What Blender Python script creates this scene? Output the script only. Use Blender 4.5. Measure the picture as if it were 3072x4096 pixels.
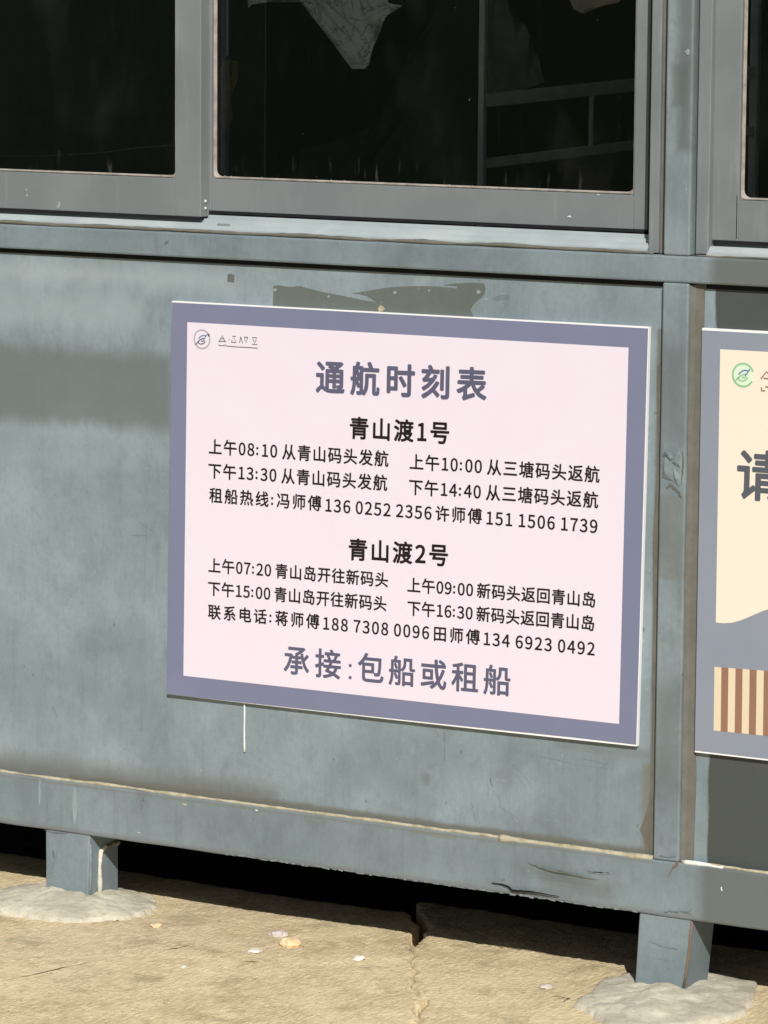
import bpy, bmesh, math, random
from mathutils import Vector, Matrix, noise

# ------------------------------------------------------------------ camera, world, sun
sc = bpy.context.scene
col = sc.collection
for o in list(bpy.data.objects):
    bpy.data.objects.remove(o)
cd = bpy.data.cameras.new('camera'); cam = bpy.data.objects.new('camera', cd); col.objects.link(cam)
sc.camera = cam
PS, TH, RO = math.radians(30.4344), math.radians(7.7966), math.radians(.4231)
F = Vector((-math.sin(PS)*math.cos(TH), math.cos(PS)*math.cos(TH), -math.sin(TH)))
R0 = Vector((math.cos(PS), math.sin(PS), 0)); U0 = R0.cross(F)
R1 = math.cos(RO)*R0 + math.sin(RO)*U0
U1 = -math.sin(RO)*R0 + math.cos(RO)*U0
cam.matrix_world = Matrix(((R1.x, U1.x, -F.x, 2.88), (R1.y, U1.y, -F.y, -4.94674), (R1.z, U1.z, -F.z, 1.445), (0, 0, 0, 1)))
cd.sensor_fit = 'VERTICAL'; cd.sensor_height = 36.0; cd.sensor_width = 27.0
cd.lens = 15828.48/4096*36.0
cd.clip_start = 0.1; cd.clip_end = 3000

SUN = Vector((0.70, -1.0, 0.92)).normalized()
world = bpy.data.worlds.new('World'); sc.world = world; world.use_nodes = True
wn = world.node_tree
sky = wn.nodes.new('ShaderNodeTexSky'); sky.sky_type = 'NISHITA'; sky.sun_disc = False
sky.sun_elevation = math.asin(SUN.z); sky.sun_rotation = math.atan2(SUN.x, SUN.y)
sky.air_density = 1.0; sky.dust_density = 1.5; sky.ozone_density = 1.0
wn.links.new(sky.outputs[0], wn.nodes['Background'].inputs[0])
wn.nodes['Background'].inputs[1].default_value = 0.05
sl = bpy.data.lights.new('sun', 'SUN'); sl.energy = 5.0; sl.angle = math.radians(.5); sl.color = (1, .968, .915)
so = bpy.data.objects.new('sun', sl); col.objects.link(so)
so.rotation_euler = (-SUN).to_track_quat('-Z', 'Y').to_euler(); so.location = (5, -8, 8)
sc.view_settings.view_transform = 'Standard'; sc.view_settings.look = 'None'
sc.view_settings.gamma = 1; sc.view_settings.use_curve_mapping = False
sc.view_settings.exposure = -0.15
sc.render.engine = 'CYCLES'
sc.cycles.max_bounces = 8; sc.cycles.transparent_max_bounces = 12

rnd = random.Random(7)

# ------------------------------------------------------------------ helpers
def empty(name, loc=(0, 0, 0), parent=None):
    o = bpy.data.objects.new(name, None); col.objects.link(o); o.location = loc
    o.empty_display_size = .05
    if parent: o.parent = parent
    return o
def tag(o, label=None, cat=None, group=None, kind=None):
    if label: o['label'] = label
    if cat: o['category'] = cat
    if group: o['group'] = group
    if kind: o['kind'] = kind
    return o
def link(name, me, mat, parent=None):
    me.materials.clear() if mat else None
    if mat: me.materials.append(mat)
    o = bpy.data.objects.new(name, me); col.objects.link(o)
    if parent:
        o.parent = parent
        o.matrix_parent_inverse = Matrix.Identity(4)
        # geometry is written in world coordinates: shift into the parent's frame
        mw = world_of(parent)
        me.transform(mw.inverted())
    return o
def world_of(o):
    m = o.matrix_basis.copy()
    return world_of(o.parent) @ m if o.parent else m
def mesh(name, verts, faces, mat, parent=None, smooth=False):
    me = bpy.data.meshes.new(name); me.from_pydata([tuple(v) for v in verts], [], faces); me.update()
    if smooth:
        for p in me.polygons: p.use_smooth = True
    return link(name, me, mat, parent)
def bm_obj(name, bm, mat, parent=None, smooth=False):
    bmesh.ops.recalc_face_normals(bm, faces=bm.faces[:])
    me = bpy.data.meshes.new(name); bm.to_mesh(me); bm.free()
    if smooth:
        for p in me.polygons: p.use_smooth = True
    return link(name, me, mat, parent)
def box_bm(bm, x0, x1, y0, y1, z0, z1, bev=0.0, seg=2):
    m = Matrix.LocRotScale(((x0+x1)/2, (y0+y1)/2, (z0+z1)/2), None, (x1-x0, y1-y0, z1-z0))
    b = bmesh.new(); bmesh.ops.create_cube(b, size=1, matrix=m)
    if bev:
        bmesh.ops.bevel(b, geom=b.edges[:], offset=bev, segments=seg, affect='EDGES', profile=.5)
    t = bpy.data.meshes.new('tmp'); b.to_mesh(t); b.free(); bm.from_mesh(t); bpy.data.meshes.remove(t)
def box(name, x0, x1, y0, y1, z0, z1, mat, parent=None, bev=0.0, seg=2):
    bm = bmesh.new(); box_bm(bm, x0, x1, y0, y1, z0, z1, bev, seg)
    return bm_obj(name, bm, mat, parent)
def prism_x(name, prof, x0, x1, mat, parent=None):
    """profile of (y,z) points swept along x"""
    n = len(prof); v = [(x0, y, z) for y, z in prof] + [(x1, y, z) for y, z in prof]
    f = [(i, (i+1) % n, n+(i+1) % n, n+i) for i in range(n)] + [tuple(range(n))[::-1], tuple(range(n, 2*n))]
    bm = bmesh.new(); vs = [bm.verts.new(p) for p in v]
    for q in f: bm.faces.new([vs[i] for i in q])
    return bm_obj(name, bm, mat, parent)
def tube_bm(bm, pts, rad, sides=6):
    """bead of slightly varying radius along a polyline"""
    rings = []
    for i, p in enumerate(pts):
        p = Vector(p); a = Vector(pts[max(0, i-1)]); b = Vector(pts[min(len(pts)-1, i+1)])
        d = (b-a).normalized(); u = d.cross(Vector((0, 1, .01))).normalized(); w = d.cross(u)
        r = rad(i) if callable(rad) else rad
        rings.append([bm.verts.new(p + r*(math.cos(t)*u + math.sin(t)*w)) for t in [2*math.pi*k/sides for k in range(sides)]])
    for a, b in zip(rings, rings[1:]):
        for k in range(sides): bm.faces.new((a[k], a[(k+1) % sides], b[(k+1) % sides], b[k]))
    bm.faces.new(rings[0]); bm.faces.new(rings[-1][::-1])
def ribbon_bm(bm, pts, wid, y, th=.0004):
    """flat stroke in the wall plane: pts are (x,z), its face at y-th"""
    n = len(pts); L = []; Rr = []
    for i, (x, z) in enumerate(pts):
        a = pts[max(0, i-1)]; b = pts[min(n-1, i+1)]
        dx, dz = b[0]-a[0], b[1]-a[1]; l = math.hypot(dx, dz) or 1
        w = (wid(i/(n-1)) if callable(wid) else wid)/2
        L.append((x-dz/l*w, z+dx/l*w)); Rr.append((x+dz/l*w, z-dx/l*w))
    f = [[bm.verts.new((p[0], y-th, p[1])) for p in S] for S in (L, Rr)]
    g = [[bm.verts.new((p[0], y, p[1])) for p in S] for S in (L, Rr)]
    for i in range(n-1):
        bm.faces.new((f[0][i], f[0][i+1], f[1][i+1], f[1][i]))
        bm.faces.new((f[0][i], g[0][i], g[0][i+1], f[0][i+1]))
        bm.faces.new((f[1][i], f[1][i+1], g[1][i+1], g[1][i]))
def jag(pts, amp, n=4, r=rnd):
    out = []
    for a, b in zip(pts, pts[1:]):
        for k in range(n):
            t = k/n; out.append((a[0]+(b[0]-a[0])*t+r.uniform(-amp, amp)*(k > 0), a[1]+(b[1]-a[1])*t+r.uniform(-amp, amp)*(k > 0)))
    out.append(pts[-1]); return out

# ------------------------------------------------------------------ materials
class NT:
    def __init__(s, name):
        s.m = bpy.data.materials.new(name); s.m.use_nodes = True; s.t = s.m.node_tree
        s.b = s.t.nodes['Principled BSDF']; s.out = s.t.nodes['Material Output']
        g = s.t.nodes.new('ShaderNodeNewGeometry'); s.pos = g.outputs['Position']
        sep = s.t.nodes.new('ShaderNodeSeparateXYZ'); s.l(s.pos, sep.inputs[0]); s.x, s.y, s.z = sep.outputs
    def l(s, a, b): s.t.links.new(a, b)
    def setin(s, sock, v):
        if hasattr(v, 'is_output') or isinstance(v, bpy.types.NodeSocket): s.l(v, sock)
        else: sock.default_value = v
    def math(s, op, a, b=None, c=None, clamp=False):
        n = s.t.nodes.new('ShaderNodeMath'); n.operation = op; n.use_clamp = clamp
        for i, v in enumerate((a, b, c)):
            if v is not None: s.setin(n.inputs[i], v)
        return n.outputs[0]
    def noise(s, scale=1.0, vec=(1, 1, 1), detail=4, rough=.55, off=0.0, dist=0.0):
        mp = s.t.nodes.new('ShaderNodeMapping'); mp.inputs['Scale'].default_value = vec; mp.inputs['Location'].default_value = (off, off*.7, off*1.3)
        s.l(s.pos, mp.inputs[0]); n = s.t.nodes.new('ShaderNodeTexNoise'); s.l(mp.outputs[0], n.inputs['Vector'])
        n.inputs['Scale'].default_value = scale; n.inputs['Detail'].default_value = detail; n.inputs['Roughness'].default_value = rough; n.inputs['Distortion'].default_value = dist
        return n.outputs[0]
    def ramp(s, v, lo, hi, a=0.0, b=1.0, smooth=True):
        n = s.t.nodes.new('ShaderNodeMapRange'); n.interpolation_type = 'SMOOTHSTEP' if smooth else 'LINEAR'
        s.setin(n.inputs['Value'], v); n.inputs['From Min'].default_value = lo; n.inputs['From Max'].default_value = hi
        n.inputs['To Min'].default_value = a; n.inputs['To Max'].default_value = b
        return n.outputs[0]
    def mix(s, f, a, b, mode='MIX'):
        n = s.t.nodes.new('ShaderNodeMix'); n.data_type = 'RGBA'; n.blend_type = mode
        s.setin(n.inputs[0], f)
        for i, v in ((6, a), (7, b)):
            if isinstance(v, tuple): n.inputs[i].default_value = (*v[:3], 1)
            else: s.l(v, n.inputs[i])
        return n.outputs[2]
    def boxmask(s, x0, x1, z0, z1, soft=.01, amp=.02, nz=None, inv=None):
        """1 inside the box of world x,z; edges wander with noise"""
        cx, cz, hx, hz = (x0+x1)/2, (z0+z1)/2, (x1-x0)/2, (z1-z0)/2
        n1 = nz or s.noise(14, (1.3, 1, .45), 7, .68, off=cx+3)
        w = s.math('MULTIPLY', s.math('SUBTRACT', n1, .5), amp*2)
        ax = s.math('SUBTRACT', hx, s.math('ABSOLUTE', s.math('SUBTRACT', s.x, cx)))
        az = s.math('SUBTRACT', hz, s.math('ABSOLUTE', s.math('SUBTRACT', s.z, cz)))
        d = s.math('ADD', s.math('MINIMUM', ax, az), w)
        return s.ramp(d, -soft, soft)
    def bump(s, h, strength=.2, dist=.001):
        n = s.t.nodes.new('ShaderNodeBump'); n.inputs['Strength'].default_value = strength; n.inputs['Distance'].default_value = dist
        s.l(h, n.inputs['Height']); s.l(n.outputs[0], s.b.inputs['Normal'])
    def done(s, color, rough=.5, spec=.5, metal=0.0):
        if isinstance(color, tuple): s.b.inputs['Base Color'].default_value = (*color[:3], 1)
        else: s.l(color, s.b.inputs['Base Color'])
        s.setin(s.b.inputs['Roughness'], rough); s.b.inputs['Specular IOR Level'].default_value = spec; s.b.inputs['Metallic'].default_value = metal
        return s.m

def steel(name, base, light, dark, patches=(), spec=.35):
    """chalky blue-grey paint: mottled, streaked downwards, with its own stains"""
    t = NT(name)
    c = t.mix(t.ramp(t.noise(5, (1, 1, 1), 6, .6), .35, .68), base, light)
    c = t.mix(t.math('MULTIPLY', t.ramp(t.noise(9, (1, 1, .8), 8, .7, off=4.2, dist=.4), .50, .72), .38), c, dark)
    c = t.mix(t.math('MULTIPLY', t.ramp(t.noise(38, (1, 1, .7), 9, .78, off=14.2), .5, .64), .2), c, dark)
    c = t.mix(t.math('MULTIPLY', t.ramp(t.noise(24, (1, 1, .6), 9, .8, off=24.2), .56, .66), .3), c, light)
    c = t.mix(t.math('MULTIPLY', t.ramp(t.noise(1, (70, 70, 5), 5, .6, off=1.7), .5, .75), .22), c, dark)
    c = t.mix(t.math('MULTIPLY', t.ramp(t.noise(1, (110, 110, 7), 4, .6, off=8.1), .56, .75), .25), c, light)
    c = t.mix(t.math('MULTIPLY', t.ramp(t.noise(160, (1, 1, .6), 4, .7, off=2), .35, .7), .16), c, dark)
    c = t.mix(t.math('MULTIPLY', t.ramp(t.noise(260, (1, 1, 1), 2, .5, off=6), .70, .78), .5), c, (.45, .45, .42))
    c = t.mix(t.math('MULTIPLY', t.ramp(t.noise(70, (1, 1, 1), 3, .5, off=16), .70, .76), .6), c, (.07, .075, .08))
    for (x0, x1, z0, z1, soft, amp, colr, al) in patches:
        m = t.boxmask(x0, x1, z0, z1, soft, amp)
        c = t.mix(t.math('MULTIPLY', m, al), c, colr)
    t.bump(t.noise(60, (1, 1, .5), 5, .6), .25, .0008)
    return t.done(c, t.ramp(t.noise(30, (1, 1, 1), 4), .3, .7, .42, .62), spec)

C_BASE, C_LIGHT, C_DARK = (.190, .240, .264), (.268, .328, .360), (.112, .138, .146)
STAIN = (.058, .065, .062)
PT = [
 (-.95, -.405, .752, .868, .016, .022, (.125, .148, .145), .80),     # broad dark smear left of the sign
 (-.95, -.47, .685, .745, .010, .012, (.30, .37, .39), .22),
 (-.95, -.22, .17, .222, .020, .016, (.13, .13, .11), .75),
 (-.95, -.30, .965, 1.0, .02, .02, (.34, .40, .42), .6),
 (-.95, -.45, .90, .96, .02, .03, (.32, .38, .40), .5),
 (-.6, .42, .18, .2055, .004, .007, (.145, .14, .115), .85),
 (.408, .4215, .25, .95, .003, .003, (.135, .135, .115), .85),
 (.395, .4215, .195, .33, .006, .007, (.16, .155, .13), .7),
 (.499, 2.6, .1, 1.1, .0022, .010, STAIN, .96),
 (.032, .048, .257, .274, .004, .018, (.15, .17, .18), .7),
 (.25, .41, .335, .35, .006, .006, (.15, .175, .175), .5),
]
M_panel = steel('painted_sheet', C_BASE, C_LIGHT, C_DARK, PT)
PR = [(.497, 2.6, .05, 1.2, .012, .006, (.12, .135, .128), .9),
      (.02, .10, .184, .192, .0006, .004, (.17, .18, .165), .6),
      (.24, .36, .122, .150, .010, .014, (.14, .155, .155), .6),
      (-.75, .5, .112, .121, .003, .005, (.16, .155, .155), .55),
      (-.95, .42, .1885, .1935, .002, .004, (.16, .15, .12), .45)]
M_rail = steel('painted_tube', (.158, .201, .222), (.218, .270, .296), (.100, .123, .132), PR)
PP = [(.42, .463, .80, .93, .03, .02, (.11, .13, .135), .6),
      (.42, .463, .30, .45, .03, .02, (.12, .14, .14), .6),
      (.44, .462, 1.20, 1.45, .01, .010, (.09, .105, .10), .75),
      (.43, .455, 1.26, 1.32, .006, .008, (.09, .11, .11), .6),
      (.42, .463, .60, .72, .006, .008, (.15, .16, .14), .5)]
M_post = steel('painted_post', (.155, .198, .216), (.24, .292, .318), (.095, .118, .126), PP)
def alu():
    t = NT('window_aluminium')
    c = t.mix(t.ramp(t.noise(6, (1, 1, 1), 4), .35, .65), (.160, .180, .188), (.188, .207, .213))
    c = t.mix(t.math('MULTIPLY', t.ramp(t.noise(1, (60, 60, 8), 4, .6, off=3), .55, .8), .25), c, (.33, .36, .36))
    c = t.mix(t.math('MULTIPLY', t.ramp(t.noise(45, (1, 1, 1), 2, .5, off=9), .78, .80), .5), c, (.6, .6, .6))
    t.bump(t.noise(90, (1, 1, 1), 3), .08, .0004)
    return t.done(c, .48, .4)
M_alu = alu()
def plain(name, c1, c2, sc_=20, rough=.7, spec=.3, bump=.3, bd=.001, det=5):
    t = NT(name); c = t.mix(t.ramp(t.noise(sc_, (1, 1, 1), det, .65), .3, .7), c1, c2)
    t.bump(t.noise(sc_*4, (1, 1, 1), 4, .6), bump, bd)
    return t.done(c, rough, spec)
M_gasket = plain('window_gasket', (.42, .38, .33), (.24, .22, .20), 40, .7)
M_seal = plain('sealant', (.50, .45, .33), (.30, .27, .17), 60, .8)
M_seal_taupe = plain('old_sealant', (.155, .150, .130), (.118, .116, .098), 30, .8)
M_whitepaint = plain('white_paint', (.80, .80, .77), (.65, .66, .62), 60, .6)
M_dark = plain('scratch', (.09, .105, .11), (.19, .22, .23), 160, .8)
M_scuff = plain('scuff', (.16, .19, .20), (.23, .28, .295), 120, .7)
M_pit = plain('pavement_crack', (.10, .08, .05), (.20, .16, .10), 120, .95, .1)
M_track = plain('sill_aluminium', (.40, .45, .45), (.31, .36, .37), 6, .45, .5)  # lighter than the other frames; the highlight along the sill is in this colour
M_shade_black = plain('shade_black', (.014, .014, .017), (.02, .02, .022), 30, .8, .1)  # near-black for the strips that stand in for shade
M_residue = steel('glue_residue', (.115, .132, .122), (.13, .15, .14), (.095, .11, .10))
M_rust = plain('rust', (.22, .13, .08), (.15, .12, .10), 120, .9)
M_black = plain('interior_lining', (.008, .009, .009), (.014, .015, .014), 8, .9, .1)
M_soil = plain('soil', (.035, .03, .022), (.06, .05, .035), 30, .95, .1)
M_grass = plain('grass', (.03, .045, .015), (.05, .065, .02), 3, .95, .1)
M_white_metal = plain('white_enamel', (.75, .74, .70), (.60, .60, .56), 30, .6, .1)
M_gauze = plain('grey_cloth', (.22, .225, .22), (.13, .135, .135), 18, .95, .0)
M_screw = plain('screw', (.6, .62, .6), (.4, .42, .4), 60, .35, .5)
def marble():
    t = NT('marbled_film')
    n = t.noise(22, (1, 1, 1), 6, .65, dist=1.2)
    v = t.ramp(t.math('ABSOLUTE', t.math('SUBTRACT', n, .5)), 0.0, .035)
    c = t.mix(v, (.34, .32, .34), (.84, .82, .78))
    c = t.mix(t.ramp(t.noise(14, (1, 1, 1), 4), .4, .7), c, (.6, .57, .52))
    return t.done(c, .8, .1)
M_marble = marble()
def glass():
    t = NT('tinted_glass')
    t.t.nodes.remove(t.b)
    tr = t.t.nodes.new('ShaderNodeBsdfTransparent'); tr.inputs[0].default_value = (.775, .80, .81, 1)
    gl = t.t.nodes.new('ShaderNodeBsdfGlossy'); gl.inputs['Roughness'].default_value = .02; gl.inputs[0].default_value = (.9, .95, 1, 1)
    fr = t.t.nodes.new('ShaderNodeFresnel'); fr.inputs[0].default_value = 1.45
    df = t.t.nodes.new('ShaderNodeBsdfDiffuse')
    df.inputs[0].default_value = (.42, .40, .36, 1)
    m1 = t.t.nodes.new('ShaderNodeMixShader'); t.l(fr.outputs[0], m1.inputs[0]); t.l(tr.outputs[0], m1.inputs[1]); t.l(gl.outputs[0], m1.inputs[2])
    streak = t.math('MULTIPLY', t.ramp(t.noise(1, (60, 60, 9), 6, .7, off=2), .52, .8), .007)
    low = t.ramp(t.z, 1.13, 1.19, 1.0, 0.0)
    low = t.math('MULTIPLY', t.math('MULTIPLY', low, t.ramp(t.noise(1, (110, 110, 16), 4, .6), .60, .76)), .10)
    spk = t.math('MULTIPLY', t.ramp(t.noise(170, (1, 1, .8), 2, .5, off=5), .785, .80), .25)
    cl = t.math('MULTIPLY', t.ramp(t.noise(7, (1, 1, .6), 5, .6, off=11), .5, .8), .022)
    d = t.math('ADD', t.math('ADD', streak, low), t.math('ADD', spk, cl), clamp=True)
    m2 = t.t.nodes.new('ShaderNodeMixShader'); t.l(d, m2.inputs[0]); t.l(m1.outputs[0], m2.inputs[1]); t.l(df.outputs[0], m2.inputs[2])
    t.l(m2.outputs[0], t.out.inputs[0])
    return t.m
M_glass = glass()
def stone():
    t = NT('sandy_stone')
    c = t.mix(t.ramp(t.noise(7, (1, 1, 1), 6, .6), .3, .7), (.56, .445, .255), (.78, .635, .395))
    c = t.mix(t.math('MULTIPLY', t.ramp(t.noise(2.2, (1, 1, 1), 4, .6, off=7), .45, .7), .5), c, (.64, .49, .34))
    rm = t.t.nodes.new('ShaderNodeMapping'); rm.inputs['Rotation'].default_value = (0, 0, math.radians(-6)); rm.inputs['Scale'].default_value = (150, 30, 60)
    t.l(t.pos, rm.inputs[0]); n = t.t.nodes.new('ShaderNodeTexNoise'); n.inputs['Scale'].default_value = 1.2; n.inputs['Detail'].default_value = 5; n.inputs['Roughness'].default_value = .65
    t.l(rm.outputs[0], n.inputs['Vector'])
    c = t.mix(t.math('MULTIPLY', t.ramp(n.outputs[0], .42, .66), .7), c, (.88, .75, .49))
    c = t.mix(t.math('MULTIPLY', t.ramp(t.noise(75, (1, 1, 1), 5, .75, off=3), .56, .68), .45), c, (.30, .24, .14))
    c = t.mix(t.math('MULTIPLY', t.ramp(t.noise(120, (1, 1, 1), 3, .6, off=13), .64, .74), .5), c, (.72, .66, .54))
    c = t.mix(t.math('MULTIPLY', t.ramp(t.noise(12, (1, 1, 1), 6, .7, off=23), .52, .66), .55), c, (.34, .29, .17))
    c = t.mix(t.math('MULTIPLY', t.ramp(t.noise(230, (1, 1, 1), 3, .6, off=33), .64, .70), .85), c, (.13, .10, .06))
    c = t.mix(t.math('MULTIPLY', t.ramp(t.math('ABSOLUTE', t.math('SUBTRACT', t.noise(9, (1, 1, 1), 7, .7, off=43, dist=.6), .5)), .004, .0), t.ramp(t.noise(5, (1, 1, 1), 3, .5, off=51), .56, .66)), c, (.10, .08, .05))
    h = t.math('ADD', t.math('MULTIPLY', n.outputs[0], .7), t.noise(140, (1, 1, 1), 5, .65))
    t.bump(h, .9, .0045)
    return t.done(c, .92, .15)
M_stone = stone()
def mortar():
    t = NT('mortar')
    c = t.mix(t.ramp(t.noise(14, (1, 1, 1), 6, .65), .3, .7), (.50, .46, .36), (.70, .65, .52))
    c = t.mix(t.math('MULTIPLY', t.ramp(t.noise(90, (1, 1, 1), 5, .7, off=3), .50, .66), .45), c, (.36, .34, .26))
    c = t.mix(t.math('MULTIPLY', t.ramp(t.noise(30, (1, 1, 1), 4, .6, off=13), .6, .72), .5), c, (.36, .38, .40))
    t.bump(t.noise(80, (1, 1, 1), 7, .75), 1.0, .0035)
    return t.done(c, .9, .15)
M_mortar = mortar()
def printed(name, colr, var, rough=.35):
    t = NT(name)
    c = t.mix(t.math('MULTIPLY', t.ramp(t.noise(9, (1, 1, 1), 4), .3, .7), .5), colr, var)
    t.bump(t.noise(14, (1, 1, 1), 3, .5), .10, .004)
    return t.done(c, rough, .3)
M_core = printed('foam_core', (.84, .84, .84), (.80, .80, .80), .6)
M_purple = printed('purple_print', (.172, .190, .285), (.205, .210, .325))
M_pink = printed('pink_print', (.735, .665, .765), (.735, .685, .765))
M_cream = printed('cream_print', (.79, .71, .60), (.79, .72, .62))
M_slate2 = printed('slate_print', (.235, .265, .33), (.26, .29, .345))
M_ink = printed('black_ink', (.012, .008, .010), (.02, .012, .018))
M_title = printed('slate_ink', (.095, .098, .160), (.12, .12, .185))
M_ink2 = printed('grey_ink', (.09, .10, .125), (.10, .11, .13))
M_green = printed('green_ink', (.25, .50, .27), (.35, .55, .4))
M_blue = printed('blue_ink', (.12, .19, .42), (.2, .3, .5))
M_pale = printed('pale_green_ink', (.66, .78, .60), (.6, .75, .6))
M_brown = printed('brown_ink', (.27, .15, .105), (.30, .17, .12))
M_sand = printed('sand_ink', (.70, .60, .43), (.68, .59, .44))
M_grey1 = printed('faded_ink', (.42, .40, .42), (.38, .36, .40))


# ------------------------------------------------------------------ ground
def gh(x, y):
    """relief of the stone surface"""
    return (noise.noise((x*3, y*3, 1))*.004 + noise.noise((x*22, y*22, 2))*.0016 + noise.noise((x*70+y*30, y*90, 3))*.0010 - .0008)
def lerp_path(path, y):
    if y >= path[0][1]: return path[0][0]
    for (x0, y0), (x1, y1) in zip(path, path[1:]):
        if y >= y1: return x0+(x1-x0)*(y-y0)/(y1-y0)
    return path[-1][0]
def slab(name, left, right, ys, nx, parent, xs_pow=1.0, label=None, th=.06):
    """left/right: functions y -> x; ys: rows from back to front"""
    v = []; f = []
    for y in ys:
        a, b = left(y), right(y)
        for i in range(nx+1):
            x = a+(b-a)*i/nx
            e = min(i, nx-i)*(b-a)/nx
            edge = -.0022*max(0, 1-e/.006)
            v.append((x, y, gh(x, y)+edge))
    W = nx+1
    for r in range(len(ys)-1):
        for i in range(nx):
            a = r*W+i; f.append((a, a+W, a+W+1, a+1))
    # skirts
    ring = [i for i in range(W)] + [r*W+nx for r in range(1, len(ys))] + [(len(ys)-1)*W+i for i in range(nx-1, -1, -1)] + [r*W for r in range(len(ys)-2, 0, -1)]
    n0 = len(v)
    for i in ring: v.append((v[i][0], v[i][1], -th))
    m = len(ring)
    for k in range(m): f.append((ring[k], ring[(k+1) % m], n0+(k+1) % m, n0+k))
    o = mesh(name, v, f, M_stone, parent, smooth=True)
    return o
def rows(y0, y1, fine_lo=-.72):
    ys = []; y = y0
    while y > y1:
        ys.append(y); y -= .005 if y > fine_lo else (.03 if y > -1.5 else .12)
    ys.append(y1); return ys
ground = mesh('ground', [(-400, -400, -.065), (400, -400, -.065), (400, 400, -.065), (-400, 400, -.065)], [(0, 1, 2, 3)], M_grass)  # unseen; its dark cover is added to keep the window reflections dark
tag(ground, kind='structure')
bed = mesh('soil', [(-8, -8, -.052), (8, -8, -.052), (8, 6, -.052), (-8, 6, -.052)], [(0, 1, 2, 3)], M_soil)
tag(bed, kind='structure')
pave = tag(empty('pavement'), kind='structure')
joint = [(-.30, .55), (-.20, .38), (-.115, .25), (-.066, .192), (-.040, .140), (-.012, .075), (.0018, .043), (.020, .010), (.044, -.025), (.060, -.055), (.086, -.090), (.104, -.130),
         (.144, -.186), (.164, -.197), (.176, -.235), (.193, -.273), (.206, -.29), (.225, -.323), (.27, -.42), (.33, -.56), (.42, -.75), (.8, -1.7), (1.6, -4.0)]
jr = random.Random(3)
def jn(y): return noise.noise((y*26, 5, 0))*.016 + noise.noise((y*110, 7, 0))*.005
def gap(y):
    base = .0014 + .0022*abs(noise.noise((y*45, 9, 3)))
    if y > .035: base += min(1, (y-.035)/.06)**1.5*.011
    if -.33 < y < -.19: base += .0012
    if -.275 < y < -.19: base += .0042*math.sin(math.pi*(y+.275)/.085)
    if -.12 < y < -.06: base *= .6
    return base
JL = lambda y: lerp_path(joint, y)+jn(y)-gap(y)
JR = lambda y: lerp_path(joint, y)+jn(y)+gap(y)
def back(x): return 0
leftx = lambda y: -1.25 + noise.noise((y*6, 1, 1))*.02
rightx = lambda y: 1.45 + noise.noise((y*6, 2, 1))*.02
slab('slab', leftx, JL, rows(.235, -1.2), 230, pave)
slab('slab', JR, rightx, rows(.31, -1.25), 260, pave)
# coarse neighbours out of the frame
def coarse(x0, x1, y0, y1):
    nx = max(2, int((x1-x0)/.12)); ys = [y1-(y1-y0)*k/14 for k in range(15)]
    a0, b0 = jr.uniform(0, 9), jr.uniform(0, 9)
    slab('slab', lambda y: x0+noise.noise((y*4, a0, 1))*.012, lambda y: x1+noise.noise((y*4, b0, 1))*.012, ys, nx, pave)
coarse(-2.6, -1.275, -1.3, .2); coarse(-3.9, -2.62, -1.1, .2); coarse(1.475, 2.7, -1.35, .2); coarse(2.72, 4.2, -1.1, .2)
yy = -1.38
for k in range(4):
    x = -4 + jr.uniform(-.3, .3)
    while x < 4.2:
        w = jr.uniform(1.0, 1.6)
        coarse(x, x+w-.02, yy-1.1, yy-.02); x += w
    yy -= 1.12
# hairline cracks: shallow dark grooves cut as thin slivers lying in the relief
def crack(pts, w, parent=pave):
    bm = bmesh.new(); p = jag(pts, .0035, 4, jr); n = len(p); top = []
    for i, (x, y) in enumerate(p):
        a = p[max(0, i-1)]; b = p[min(n-1, i+1)]; dx, dy = b[0]-a[0], b[1]-a[1]; l = math.hypot(dx, dy) or 1
        ww = w*(.15+1.0*jr.random()**1.5)*math.sin(math.pi*(i+.4)/(n-.2))
        z = gh(x, y)+.0007
        top.append((bm.verts.new((x-dy/l*ww, y+dx/l*ww, z)), bm.verts.new((x+dy/l*ww, y-dx/l*ww, z))))
    for a, b in zip(top, top[1:]): bm.faces.new((a[0], b[0], b[1], a[1]))
    o = bm_obj('crack', bm, M_pit, parent); return o
crack([(-.402, -.441), (-.3846, -.3795), (-.37, -.33), (-.3603, -.2842)], .0022)
crack([(-.2993, -.165), (-.292, -.153), (-.2818, -.1114)], .0032)
crack([(-.46, -.06), (-.47, -.02), (-.455, .0)], .003)
crack([(-.165, -.16), (-.14, -.155)], .002)
crack([(-.03, -.50), (.0, -.515)], .004)
crack([(.31, -.09), (.335, -.085), (.34, -.11)], .003)

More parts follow.
